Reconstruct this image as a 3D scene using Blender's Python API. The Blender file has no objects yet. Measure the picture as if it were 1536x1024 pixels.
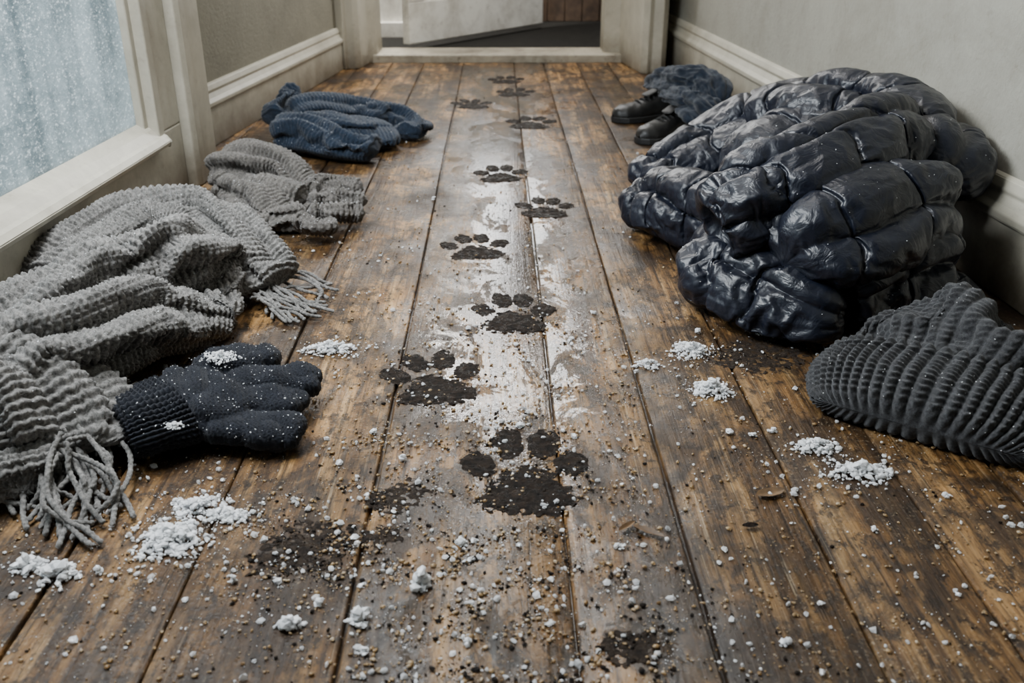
import bpy, bmesh, math, random, time
import numpy as np
from mathutils import Vector, Matrix
rng = np.random.default_rng(7); random.seed(7)
S = bpy.context.scene; C = S.collection
PI = math.pi
# ------------------------------------------------------------------ camera
H = 0.65; F = 1400.0
cam = bpy.data.objects.new('camera', bpy.data.cameras.new('camera')); C.objects.link(cam)
cam.location = (0, 0, H); cam.rotation_euler = (math.radians(65), 0, math.radians(-0.853))
cam.data.lens = F*36/1536; cam.data.sensor_width = 36; cam.data.clip_start = .02
cam.data.dof.use_dof = True; cam.data.dof.focus_distance = 1.42; cam.data.dof.aperture_fstop = 6.3
S.camera = cam
RM = cam.rotation_euler.to_matrix()
def P(px, py, z=0.0):
    """point of the place at height z seen at this photo pixel"""
    d = RM @ Vector(((px-768)/F, -(py-512)/F, -1)); t = (z-H)/d.z
    return np.array((d.x*t, d.y*t, z))
# ------------------------------------------------------------------ noise
_perm = rng.permutation(256); _perm = np.concatenate([_perm, _perm, _perm])
_g = rng.normal(size=(256, 3)); _g /= np.linalg.norm(_g, axis=1)[:, None]
def pn(p):
    p = np.asarray(p, float); sh = p.shape[:-1]; p = p.reshape(-1, 3)
    i = np.floor(p).astype(int); f = p-i; i &= 255; u = f*f*f*(f*(f*6-15)+10); r = 0
    for dx in (0, 1):
        for dy in (0, 1):
            for dz in (0, 1):
                h = _perm[_perm[_perm[(i[:, 0]+dx) & 255]+((i[:, 1]+dy) & 255)]+((i[:, 2]+dz) & 255)]
                w = (u[:, 0] if dx else 1-u[:, 0])*(u[:, 1] if dy else 1-u[:, 1])*(u[:, 2] if dz else 1-u[:, 2])
                r = r+w*np.einsum('ij,ij->i', _g[h], f-np.array((dx, dy, dz)))
    return r.reshape(sh)
def fbm(p, o=3):
    r = 0; a = 1
    for k in range(o): r = r+a*pn(p*(2**k)+k*7.3); a *= .5
    return r
# ------------------------------------------------------------------ mesh helpers
def mesh_np(name, V, Fc):
    V = np.asarray(V, float).reshape(-1, 3); me = bpy.data.meshes.new(name)
    if isinstance(Fc, np.ndarray):
        k = Fc.shape[1]; n = len(Fc)
        me.vertices.add(len(V)); me.vertices.foreach_set('co', V.ravel())
        me.loops.add(n*k); me.loops.foreach_set('vertex_index', Fc.ravel().astype(np.int32))
        me.polygons.add(n); me.polygons.foreach_set('loop_start', np.arange(0, n*k, k, dtype=np.int32))
        me.update(calc_edges=True)
    else:
        me.from_pydata([tuple(v) for v in V], [], [tuple(f) for f in Fc]); me.update()
    return me
def mk(name, geo, mat, parent=None, smooth=True, loc=None):
    """geo: list of (V, F); one mesh object"""
    if not isinstance(geo, list): geo = [geo]
    off = 0; Vs = []; Fs = []; arr = all(isinstance(g[1], np.ndarray) for g in geo) and len({g[1].shape[1] for g in geo if isinstance(g[1], np.ndarray)}) == 1
    for v, f in geo:
        v = np.asarray(v, float).reshape(-1, 3); Vs.append(v)
        if arr: Fs.append(f+off)
        else: Fs += [tuple(int(i)+off for i in q) for q in f]
        off += len(v)
    V = np.concatenate(Vs); Fc = np.concatenate(Fs) if arr else Fs
    o0 = np.zeros(3)
    q = parent
    while q is not None: o0 = o0+np.array(q.location); q = q.parent
    if loc is not None: V = V-np.array(loc)
    elif parent is not None: V = V-o0
    me = mesh_np(name, V, Fc)
    me.polygons.foreach_set('use_smooth', np.full(len(me.polygons), bool(smooth)))
    me.materials.append(mat)
    o = bpy.data.objects.new(name, me); C.objects.link(o)
    if loc is not None: o.location = loc
    if parent is not None: o.parent = parent
    return o
def tag(o, label, cat, group=None, kind=None):
    o['label'] = label; o['category'] = cat
    if group: o['group'] = group
    if kind: o['kind'] = kind
    return o
def thing(name, label, cat, loc, group=None):
    o = bpy.data.objects.new(name, None); o.empty_display_size = .05; C.objects.link(o); o.location = tuple(loc)
    return tag(o, label, cat, group)
def struct(o): o['kind'] = 'structure'; return o
def grid_faces(n, m, wrap=True):
    i = np.arange(n-1)[:, None]; j = np.arange(m if wrap else m-1)[None]; j2 = (j+1) % m
    return np.stack(np.broadcast_arrays(i*m+j, i*m+j2, (i+1)*m+j2, (i+1)*m+j), -1).reshape(-1, 4)
def catmull(c, n):
    c = np.asarray(c, float); k = len(c)
    e = np.vstack([2*c[0]-c[1], c, 2*c[-1]-c[-2]])
    def ev(t):
        i = np.minimum(t.astype(int), k-2); f = (t-i)[:, None]
        a, b, d, g = e[i], e[i+1], e[i+2], e[i+3]
        return .5*(2*b+(d-a)*f+(2*a-5*b+4*d-g)*f**2+(3*b-3*d+g-a)*f**3)
    t = np.linspace(0, k-1, 400); p = ev(t)
    s = np.concatenate([[0], np.cumsum(np.linalg.norm(np.diff(p[:, :3], axis=0), axis=1))])
    return ev(np.interp(np.linspace(0, s[-1], n), s, t)), s[-1]
def sweep(ctrl, n, m, ends=(1., 1.), power=2.0, open0=0):
    """swept flattened tube. ctrl rows x,y,z,half width,half height"""
    c, L = catmull(ctrl, n); p = c[:, :3]; a = c[:, 3].copy(); b = c[:, 4].copy(); s = np.linspace(0, L, n)
    f = np.ones(n); r = (a+b)/2
    if ends[0] and not open0: q = np.clip(s/(ends[0]*r[0]), 0, 1); f *= np.sqrt(np.maximum(1-(1-q)**2, 4e-4))
    if ends[1]: q = np.clip((L-s)/(ends[1]*r[-1]), 0, 1); f *= np.sqrt(np.maximum(1-(1-q)**2, 4e-4))
    T = np.gradient(p, axis=0); T /= np.linalg.norm(T, axis=1)[:, None]
    Sd = np.cross(T, (0, 0, 1)); Sd /= np.linalg.norm(Sd, axis=1)[:, None]+1e-9
    N = np.cross(Sd, T)
    if open0:
        k = max(3, int(open0/L*n)); idx = np.concatenate([[k, k*2//3, k//3, 0], np.arange(n)])
        ff = np.concatenate([[.05, .6, .74, .84], f]); p = p[idx]; a = a[idx]; b = b[idx]; Sd = Sd[idx]; N = N[idx]; s = s[idx]; f = ff
    th = np.linspace(0, 2*PI, m, endpoint=False)
    cx = np.sign(np.cos(th))*np.abs(np.cos(th))**(2/power); sx = np.sign(np.sin(th))*np.abs(np.sin(th))**(2/power)
    V = p[:, None]+Sd[:, None]*(a*f)[:, None, None]*cx[None, :, None]+N[:, None]*(b*f)[:, None, None]*sx[None, :, None]
    return V, s, th, p, f
def normals(V):
    di = np.gradient(V, axis=0); dj = (np.roll(V, -1, 1)-np.roll(V, 1, 1))/2
    n = np.cross(dj, di); n /= np.linalg.norm(n, axis=2)[:, :, None]+1e-12
    c = V.mean(axis=1, keepdims=True)
    if ((V-c)*n).sum() < 0: n = -n
    return n
def gsmooth(V, it, lam=.5):
    for _ in range(it):
        a = (np.roll(V, 1, 1)+np.roll(V, -1, 1))/2; b = a.copy(); b[1:-1] = (a[1:-1]+(V[2:]+V[:-2])/2)/2
        W = V+lam*(b-V); W[0] = V[0]; W[-1] = V[-1]; V = W
    return V
def upgrid(V, n2, m2):
    """smooth (Catmull-Rom) resampling of a tube grid"""
    def ax0(A, n2, wrap):
        n = A.shape[0]; t = np.linspace(0, n if wrap else n-1, n2, endpoint=not wrap); i = np.floor(t).astype(int)
        if not wrap: i = np.minimum(i, n-2)
        f = (t-i).reshape((-1,)+(1,)*(A.ndim-1)); g = (lambda k: A[k % n]) if wrap else (lambda k: A[np.clip(k, 0, n-1)])
        a, b, d, e = g(i-1), g(i), g(i+1), g(i+2)
        return .5*(2*b+(d-a)*f+(2*a-5*b+4*d-e)*f**2+(3*b-3*d+e-a)*f**3)
    V = ax0(V, n2, False); return np.swapaxes(ax0(np.swapaxes(V, 0, 1), m2, True), 0, 1)
def cyl(s, th, fs, ft, seed=0): return np.stack(np.broadcast_arrays(s[:, None]*fs+seed*3.17, np.cos(th)[None]*ft+seed, np.sin(th)[None]*ft), -1)
def clampz(V, z0=.001, k=.012):
    z = V[..., 2]; V[..., 2] = np.where(z < z0+k, z0+k*np.exp(np.minimum((z-z0-k)/k, 0)), z); return V
def knit(u, v, sl=.55):
    s = (u-np.floor(u))*2-1; a = np.abs(s); ph = v-sl*a
    return (.5+.5*np.cos(2*PI*ph))**.7*(.3+.7*np.sin(PI*np.clip(a, 0, 1))**.6)
def smoothstep(a, b, x): t = np.clip((x-a)/(b-a), 0, 1); return t*t*(3-2*t)
def tube(ctrl, r, n=24, m=8, twist=0, ends=(1, 1)):
    c = [list(p)+[r, r] for p in ctrl]; V, s, th, p, f = sweep(c, n, m, ends)
    if twist:
        g = 1+.6*np.abs(np.sin(th[None]*1.0+s[:, None]*twist)); V = p[:, None]+(V-p[:, None])*g[:, :, None]*.75
    return V.reshape(-1, 3), grid_faces(len(V), m)
def prism(poly, z0, z1):
    """vertical prism of a ground polygon"""
    n = len(poly); V = []; A = np.array(poly, float)
    for z in (z0, z1): V += [(x, y, z) for x, y in A]
    Fc = [(i, (i+1) % n, n+(i+1) % n, n+i) for i in range(n)]+[tuple(range(n, 2*n)), tuple(range(n-1, -1, -1))]
    return np.array(V), Fc
def extr(prof, q0, q1, nx):
    """profile [(depth,z)] run along a floor line from q0 to q1, depth along nx"""
    V = []; k = len(prof)
    for q in (q0, q1): V += [(q[0]+nx[0]*d, q[1]+nx[1]*d, z) for d, z in prof]
    Fc = [(i, (i+1) % k, k+(i+1) % k, k+i) for i in range(k)]+[tuple(range(k)), tuple(range(2*k-1, k-1, -1))]
    return np.array(V), Fc
def bevel(o, w=.003, seg=2):
    m = o.modifiers.new('bevel', 'BEVEL'); m.width = w; m.segments = seg; m.limit_method = 'ANGLE'; m.angle_limit = .6
    return o
# ------------------------------------------------------------------ materials
def nd(nt, t, ins={}, **pr):
    n = nt.nodes.new(t)
    for k, v in pr.items(): setattr(n, k, v)
    for k, v in ins.items():
        if isinstance(v, bpy.types.NodeSocket): nt.links.new(v, n.inputs[k])
        else: n.inputs[k].default_value = v
    return n
def newmat(name):
    m = bpy.data.materials.new(name); m.use_nodes = True; nt = m.node_tree; b = nt.nodes['Principled BSDF']
    return m, nt, b
def pos(nt): return nd(nt, 'ShaderNodeNewGeometry').outputs['Position']
def mp(nt, v, s): return nd(nt, 'ShaderNodeMapping', {'Vector': v, 'Scale': s}).outputs[0]
def noi(nt, vec, sc, det=4, ro=.55, dist=0): return nd(nt, 'ShaderNodeTexNoise', {'Vector': vec, 'Scale': sc, 'Detail': det, 'Roughness': ro, 'Distortion': dist}).outputs['Fac']
def ramp(nt, fac, stops):
    r = nd(nt, 'ShaderNodeValToRGB', {'Fac': fac}); e = r.color_ramp.elements
    while len(e) < len(stops): e.new(.5)
    for i, (p, c) in enumerate(stops):
        e[i].position = p; e[i].color = (c, c, c, 1) if isinstance(c, (int, float)) else (*c, 1)
    return r.outputs['Color']
def mix(nt, f, a, b, bl='MIX'):
    n = nt.nodes.new('ShaderNodeMix'); n.data_type = 'RGBA'; n.blend_type = bl
    for k, v in ((0, f), (6, a), (7, b)):
        if isinstance(v, bpy.types.NodeSocket): nt.links.new(v, n.inputs[k])
        elif k == 0: n.inputs[0].default_value = v
        else: n.inputs[k].default_value = (*v, 1) if len(v) == 3 else v
    return n.outputs[2]
def mth(nt, op, a, b=0.0):
    n = nd(nt, 'ShaderNodeMath', operation=op)
    for k, v in ((0, a), (1, b)):
        if isinstance(v, bpy.types.NodeSocket): nt.links.new(v, n.inputs[k])
        else: n.inputs[k].default_value = v
    return n.outputs[0]
def bump(nt, b, h, st=.3, dist=.002, nrm=None):
    d = {'Height': h, 'Strength': st, 'Distance': dist}
    if nrm is not None: d['Normal'] = nrm
    n = nd(nt, 'ShaderNodeBump', d).outputs[0]; nt.links.new(n, b.inputs['Normal']); return n
def L(nt, a, b): nt.links.new(a, b)

def floor_mat(stains):
    m, nt, b = newmat('old_floorboards')
    at = nd(nt, 'ShaderNodeAttribute', attribute_name='plank').outputs['Fac']
    ed = nd(nt, 'ShaderNodeAttribute', attribute_name='board_edge').outputs['Fac']
    g = pos(nt); sp = nd(nt, 'ShaderNodeSeparateXYZ', {0: g}); X = sp.outputs[0]
    offs = nd(nt, 'ShaderNodeCombineXYZ', {0: mth(nt, 'MULTIPLY', at, 37), 1: mth(nt, 'MULTIPLY', at, 91), 2: 0.0}).outputs[0]
    gp = nd(nt, 'ShaderNodeVectorMath', {0: g, 1: offs}, operation='ADD').outputs[0]
    grain = noi(nt, mp(nt, gp, (26, 1.7, 1)), 1.0, 8, .70, 1.2)
    fine = noi(nt, mp(nt, gp, (150, 6, 1)), 1.0, 7, .70, .4)
    col = ramp(nt, grain, [(.32, (.035, .016, .006)), (.45, (.15, .075, .025)), (.56, (.28, .155, .058)), (.72, (.42, .27, .125))])
    col = mix(nt, .9, col, ramp(nt, fine, [(.36, .15), (.50, 1.0), (.68, 1.35)]), 'MULTIPLY')
    col = mix(nt, 1.0, col, ramp(nt, at, [(0, .68), (1, 1.12)]), 'MULTIPLY')
    big = noi(nt, mp(nt, g, (1.4, .8, 1)), 2.6, 7, .64, .6)
    col = mix(nt, 1.0, col, ramp(nt, big, [(.36, .36), (.5, .92), (.62, 1.45)]), 'MULTIPLY')
    # scratches and pale scuffs along the boards
    scr = ramp(nt, noi(nt, mp(nt, gp, (95, 1.1, 1)), 1.0, 4, .6, 1.5), [(.62, 0), (.68, 1)])
    col = mix(nt, mth(nt, 'MULTIPLY', scr, .42), col, (.40, .31, .20))
    st = noi(nt, mp(nt, g, (1.8, 1, 1)), 4.4, 11, .74, .6)
    stm = ramp(nt, st, [(.45, 0), (.545, 1)])
    col = mix(nt, mth(nt, 'MULTIPLY', stm, .84), col, (.018, .011, .007))
    sp2 = ramp(nt, noi(nt, mp(nt, g, (1.5, 1, 1)), 30, 9, .75, .3), [(.515, 0), (.575, 1)])
    col = mix(nt, mth(nt, 'MULTIPLY', sp2, .82), col, (.013, .008, .005))
    en = mth(nt, 'MULTIPLY', ramp(nt, ed, [(.75, 0), (1.0, 1)]), ramp(nt, noi(nt, g, 16, 6, .7), [(.42, .0), (.62, 1)]))
    col = mix(nt, mth(nt, 'MULTIPLY', en, .5), col, (.012, .008, .005))
    for (sx, sy, r, k) in stains:
        d = nd(nt, 'ShaderNodeVectorMath', {0: g, 1: (sx, sy, 0)}, operation='DISTANCE').outputs['Value']
        e = mth(nt, 'ADD', mth(nt, 'DIVIDE', d, r), mth(nt, 'MULTIPLY', mth(nt, 'SUBTRACT', noi(nt, g, 24, 8, .76, .3), .5), 3.2))
        col = mix(nt, mth(nt, 'MULTIPLY', ramp(nt, e, [(.10, 1), (.95, 0)]), k), col, (.016, .011, .007))
    # wet trail along the middle: a clear smooth film that darkens the wood and mirrors the light at the far end
    wob = noi(nt, g, 2.6, 4, .6)
    dx = mth(nt, 'ABSOLUTE', mth(nt, 'ADD', mth(nt, 'SUBTRACT', X, .025), mth(nt, 'MULTIPLY', mth(nt, 'SUBTRACT', wob, .5), .40)))
    core = ramp(nt, dx, [(0.0, 1), (.06, .92), (.23, 0)])
    pt = mth(nt, 'MULTIPLY', core, ramp(nt, noi(nt, mp(nt, g, (1.5, .9, 1)), 9, 12, .74, .6), [(.28, .05), (.58, 1)]))
    wet = ramp(nt, pt, [(.05, 0), (.58, 1)])
    col = mix(nt, mth(nt, 'MULTIPLY', wet, .6), col, (.62, .57, .53), 'MULTIPLY')
    gritn = ramp(nt, noi(nt, g, 230, 3, .65), [(.60, 0), (.66, 1)])
    gm = mth(nt, 'MULTIPLY', gritn, ramp(nt, noi(nt, g, 7, 6, .65), [(.42, 0), (.60, .9)]))
    col = mix(nt, mth(nt, 'MULTIPLY', gm, .35), col, (.45, .36, .24))
    L(nt, col, b.inputs['Base Color'])
    damp = ramp(nt, noi(nt, g, 4.6, 8, .66), [(.42, .58), (.60, .25)])
    wr = ramp(nt, noi(nt, g, 40, 7, .75), [(.36, .06), (.64, .20)])
    L(nt, mix(nt, wet, damp, wr), b.inputs['Roughness'])
    L(nt, ramp(nt, wet, [(0, .22), (1, .64)]), b.inputs['Specular IOR Level'])
    dry = mth(nt, 'SUBTRACT', 1.0, mth(nt, 'MULTIPLY', wet, .80))
    h = mth(nt, 'MULTIPLY', mth(nt, 'ADD', mth(nt, 'MULTIPLY', fine, .8), mth(nt, 'MULTIPLY', grain, .5)), dry)
    n1 = bump(nt, b, h, .75, .0032)
    vor = nd(nt, 'ShaderNodeTexVoronoi', {'Vector': g, 'Scale': 130.0, 'Randomness': 1.0}).outputs['Distance']
    h2 = mth(nt, 'ADD', mth(nt, 'MULTIPLY', noi(nt, g, 40, 6, .65), 1.0), mth(nt, 'MULTIPLY', ramp(nt, vor, [(0, 1), (.4, 0)]), .40))
    bump(nt, b, h2, ramp(nt, wet, [(0, .40), (1, .17)]), .003, n1)
    return m
def paint_mat(name, c, dirt=(.12, .10, .07), amt=.5, rough=.5, bs=.15, lowdirt=True, plaster=False, spots=1.0, ds=5.0, dd_=10):
    m, nt, b = newmat(name); g = pos(nt)
    d = ramp(nt, noi(nt, g, ds, dd_, .72, .4), [(.42, 0), (.68, 1)])
    col = mix(nt, mth(nt, 'MULTIPLY', d, amt), c, dirt)
    sp = ramp(nt, noi(nt, g, 38, 7, .74), [(.57, 0), (.65, 1)]); col = mix(nt, mth(nt, 'MULTIPLY', sp, amt*spots), col, dirt)
    if lowdirt:
        z = nd(nt, 'ShaderNodeSeparateXYZ', {0: g}).outputs[2]
        zz = mth(nt, 'ADD', z, mth(nt, 'MULTIPLY', mth(nt, 'SUBTRACT', noi(nt, g, 11, 8, .70), .5), .18))
        col = mix(nt, ramp(nt, zz, [(.0, .9), (.12, 0)]), col, dirt)
    L(nt, col, b.inputs['Base Color']); b.inputs['Roughness'].default_value = rough
    if plaster: bump(nt, b, mth(nt, 'ADD', noi(nt, g, 90, 6, .65), mth(nt, 'MULTIPLY', noi(nt, g, 14, 5, .6), .8)), .55, .004)
    else: bump(nt, b, noi(nt, g, 55, 7, .7), bs, .003)
    return m
def wool_mat(name, c1, c2, sc=250, rough=.95, sheen=.2):
    m, nt, b = newmat(name); g = pos(nt)
    f = noi(nt, g, sc, 4, .75); f2 = noi(nt, g, 38, 5, .7)
    col = mix(nt, ramp(nt, f, [(.36, 0), (.62, 1)]), c1, c2)
    col = mix(nt, .7, col, ramp(nt, f2, [(.33, .5), (.66, 1.3)]), 'MULTIPLY')
    L(nt, col, b.inputs['Base Color']); b.inputs['Roughness'].default_value = rough
    b.inputs['Sheen Weight'].default_value = sheen; b.inputs['Sheen Roughness'].default_value = .5
    b.inputs['Specular IOR Level'].default_value = .12
    bump(nt, b, noi(nt, g, sc*3, 3, .7), .8, .0016)
    return m
def simple(name, c, rough=.5, spec=.5, bsc=0, bst=.3, bd=.001, metal=0, var=0):
    m, nt, b = newmat(name); g = pos(nt)
    if var: L(nt, mix(nt, ramp(nt, noi(nt, g, bsc or 20, 5, .65), [(.35, 0), (.65, 1)]), tuple(x*(1-var) for x in c), tuple(x*(1+var) for x in c)), b.inputs['Base Color'])
    else: b.inputs['Base Color'].default_value = (*c, 1)
    b.inputs['Roughness'].default_value = rough; b.inputs['Specular IOR Level'].default_value = spec; b.inputs['Metallic'].default_value = metal
    if bsc: bump(nt, b, noi(nt, g, bsc, 5, .6), bst, bd)
    return m
def nylon_mat():
    m, nt, b = newmat('navy_black_nylon'); g = pos(nt)
    L(nt, mix(nt, ramp(nt, noi(nt, g, 6, 4, .6), [(.3, 0), (.7, 1)]), (.004, .0052, .010), (.008, .0105, .019)), b.inputs['Base Color'])
    L(nt, ramp(nt, noi(nt, g, 12, 4, .6), [(.3, .32), (.7, .46)]), b.inputs['Roughness'])
    b.inputs['Specular IOR Level'].default_value = .42
    rid = mth(nt, 'ABSOLUTE', mth(nt, 'SUBTRACT', noi(nt, g, 30, 3, .55, 1.0), .5))
    n1 = bump(nt, b, rid, .34, .012)
    bump(nt, b, noi(nt, g, 90, 3, .6, .6), .15, .003, n1)
    return m
def ice_mat(name, tr, ro):
    m, nt, b = newmat(name); g = pos(nt)
    L(nt, mix(nt, noi(nt, g, 60, 4, .6), (.92, .94, .96), (.99, .99, .99)), b.inputs['Base Color'])
    b.inputs['Roughness'].default_value = ro; b.inputs['Transmission Weight'].default_value = tr; b.inputs['IOR'].default_value = 1.31
    return m
def grit_mat():
    m, nt, b = newmat('wet_grit'); g = pos(nt)
    L(nt, ramp(nt, noi(nt, g, 120, 3, .6), [(.3, (.16, .08, .03)), (.5, (.46, .31, .15)), (.7, (.75, .64, .48))]), b.inputs['Base Color'])
    b.inputs['Roughness'].default_value = .15; b.inputs['Transmission Weight'].default_value = .5; b.inputs['IOR'].default_value = 1.33
    return m
def mud_mat(name, c1, c2, spec=.18):
    m, nt, b = newmat(name); g = pos(nt)
    L(nt, mix(nt, ramp(nt, noi(nt, g, 80, 7, .75), [(.42, 0), (.66, 1)]), c1, c2), b.inputs['Base Color'])
    L(nt, ramp(nt, noi(nt, g, 60, 4, .6), [(.42, .12), (.50, .85)]), b.inputs['Roughness']); b.inputs['Specular IOR Level'].default_value = spec
    bump(nt, b, noi(nt, g, 130, 6, .75), 1.0, .007)
    return m
def pane_mat():
    m, nt, b = newmat('frosted_glass'); g0 = pos(nt); g = mp(nt, g0, (1, .55, 1))
    nt.nodes.remove(b); out = nt.nodes['Material Output']
    big = noi(nt, mp(nt, g0, (1, 6, .8)), 1.6, 3, .5, .2); mid = noi(nt, g, 16, 7, .72)
    sp = noi(nt, g, 150, 4, .75); sp2 = noi(nt, g, 75, 6, .8)
    bead = nd(nt, 'ShaderNodeTexVoronoi', {'Vector': g, 'Scale': 170.0}).outputs['Distance']
    col = mix(nt, ramp(nt, mth(nt, 'ADD', mth(nt, 'MULTIPLY', big, .65), mth(nt, 'MULTIPLY', mid, .35)), [(.36, 0), (.64, 1)]), (.19, .24, .26), (.56, .63, .655))
    fr = ramp(nt, mth(nt, 'ADD', mth(nt, 'MULTIPLY', sp, .6), mth(nt, 'MULTIPLY', sp2, .4)), [(.47, 0), (.55, 1)])
    col = mix(nt, mth(nt, 'MULTIPLY', mth(nt, 'MULTIPLY', fr, ramp(nt, bead, [(.2, 1), (.5, .2)])), .9), col, (.95, .98, .99))
    tr = nd(nt, 'ShaderNodeBsdfTranslucent', {'Color': col}); df = nd(nt, 'ShaderNodeBsdfDiffuse', {'Color': col})
    gl = nd(nt, 'ShaderNodeBsdfGlossy', {'Roughness': .3, 'Color': (1, 1, 1, 1)})
    bp = nd(nt, 'ShaderNodeBump', {'Height': sp, 'Strength': .7, 'Distance': .003}).outputs[0]
    for x in (tr, df, gl): L(nt, bp, x.inputs['Normal'])
    m1 = nd(nt, 'ShaderNodeMixShader', {0: .35}); L(nt, tr.outputs[0], m1.inputs[1]); L(nt, df.outputs[0], m1.inputs[2])
    m2 = nd(nt, 'ShaderNodeMixShader', {0: .06}); L(nt, m1.outputs[0], m2.inputs[1]); L(nt, gl.outputs[0], m2.inputs[2])
    L(nt, m2.outputs[0], out.inputs[0])
    return m
smears = [(450, 825, .060, 'dark gritty mud smear beside the big snow heap'), (945, 970, .030, 'round dark mud blotch nearest the bottom edge of the photo'),
          (1145, 530, .075, 'dark wet mud stain between jacket and beanie'), (598, 745, .040, 'thin mud smudge left of the nearest paw print'), (572, 805, .025, 'short dark mud streak between the mud smear and nearest print')]
MF = floor_mat([(*P(a, b_)[:2], r*1.3, .62) for a, b_, r, _ in smears])
M_wallR = paint_mat('grey_plaster', (.31, .30, .255), (.14, .122, .09), .48, .8, plaster=True, lowdirt=False, spots=.5, ds=3.0)
M_wallL = paint_mat('olive_grey_plaster', (.22, .205, .155), (.10, .085, .06), .45, .8, plaster=True, lowdirt=False, spots=.5, ds=3.0)
M_trim = paint_mat('cream_paint', (.50, .47, .385), (.11, .085, .055), .50, .40, .08, spots=.4, ds=2.6, dd_=12)
M_door = paint_mat('dirty_white_paint', (.80, .78, .71), (.20, .155, .105), .55, .45, lowdirt=False, spots=.6)
M_sill = paint_mat('worn_threshold_paint', (.40, .36, .28), (.07, .05, .03), .80, .5, lowdirt=False)
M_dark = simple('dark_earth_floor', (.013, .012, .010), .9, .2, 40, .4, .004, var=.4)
M_brown = simple('brown_wood_panel', (.050, .031, .019), .5, .4, 18, .3, .002, var=.4)
M_pane = pane_mat(); M_ice = ice_mat('clear_ice', .6, .10); M_snow = ice_mat('icy_snow', .40, .20); M_grit = grit_mat()
M_mud = mud_mat('wet_mud', (.005, .0033, .0022), (.026, .0155, .009)); M_smear = mud_mat('dried_mud', (.012, .008, .006), (.05, .034, .022))
M_scarf = wool_mat('grey_wool', (.066, .063, .059), (.245, .235, .22), 220)
M_grey2 = wool_mat('grey_brown_wool', (.058, .052, .047), (.17, .157, .142), 240)
M_navy = wool_mat('navy_wool', (.008, .014, .026), (.022, .036, .060), 240)
M_glove = wool_mat('black_navy_wool', (.004, .005, .0085), (.0125, .015, .022), 400, .9, .10)
M_hat = wool_mat('charcoal_wool', (.016, .016, .018), (.054, .055, .058), 300)
M_jeans = wool_mat('dark_blue_cloth', (.007, .011, .020), (.014, .022, .036), 300)
M_nylon = nylon_mat()
M_leather = simple('black_leather', (.008, .008, .008), .45, .35, 60, .6, .0025)
M_sole = simple('black_rubber', (.010, .010, .010), .6, .4, 50, .2, .001)
M_lace = simple('dark_lace', (.015, .015, .015), .8, .3, 200, .3, .001)
M_leaf = simple('dead_leaf', (.10, .055, .022), .6, .4, 60, .5, .002, var=.5)
# ------------------------------------------------------------------ cloth crumpling (run once at build time, result kept as a plain mesh)
def cloth_sim(grids, pins, grow, pressure=0., grav=0., bend=.2, frames=16, maxd=.04, mass=.02, tens=15, K=10.):
    try:
        geo = []
        for g in grids:
            f = grid_faces(g.shape[0], g.shape[1]); c = g.mean(axis=1, keepdims=True)
            dj = np.roll(g, -1, 1)[:-1]-g[:-1]; di = g[1:]-g[:-1]      # face order i,j -> i,j+1 -> i+1,j+1
            if (np.cross(dj, di)*(g-c)[:-1]).sum() < 0: f = f[:, ::-1]
            geo.append((g*K, f))
        o = mk('tmp', geo, M_nylon); vg = o.vertex_groups.new(name='pin')
        w = np.round(np.concatenate([np.broadcast_to(p, g.shape[:2]).ravel() for p, g in zip(pins, grids)]), 2)
        for lv in np.unique(w):
            if lv > 0: vg.add([int(i) for i in np.nonzero(w == lv)[0]], float(lv), 'REPLACE')
        md = o.modifiers.new('cloth', 'CLOTH'); st = md.settings
        st.quality = 4; st.mass = mass; st.tension_stiffness = tens; st.compression_stiffness = tens; st.shear_stiffness = 5; st.bending_stiffness = bend
        st.tension_damping = 5; st.compression_damping = 5; st.shear_damping = 5; st.bending_damping = .5; st.air_damping = 2
        st.vertex_group_mass = 'pin'; st.pin_stiffness = 1; st.shrink_min = -grow
        if pressure: st.use_pressure = True; st.uniform_pressure_force = pressure
        st.effector_weights.gravity = grav
        md.collision_settings.use_collision = False; md.collision_settings.use_self_collision = False
        md.point_cache.frame_start = 1; md.point_cache.frame_end = frames+1
        for f in range(1, frames+1): S.frame_set(f)
        dg = bpy.context.evaluated_depsgraph_get(); ev = o.evaluated_get(dg); me = ev.to_mesh()
        co_ = np.empty(len(me.vertices)*3); me.vertices.foreach_get('co', co_); ev.to_mesh_clear(); co_ = co_.reshape(-1, 3)/K
        S.frame_set(1); bpy.data.objects.remove(o)
        out = []; k = 0
        for g in grids:
            n = g.shape[0]*g.shape[1]; d = co_[k:k+n].reshape(g.shape)-g; k += n
            if not np.isfinite(d).all(): d = np.zeros_like(g)
            ln = np.linalg.norm(d, axis=2, keepdims=True)
            out.append(g+d*np.tanh(ln/maxd)*maxd/(ln+1e-9))
        return out
    except Exception as e:
        print('SIM failed', e); return grids
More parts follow.
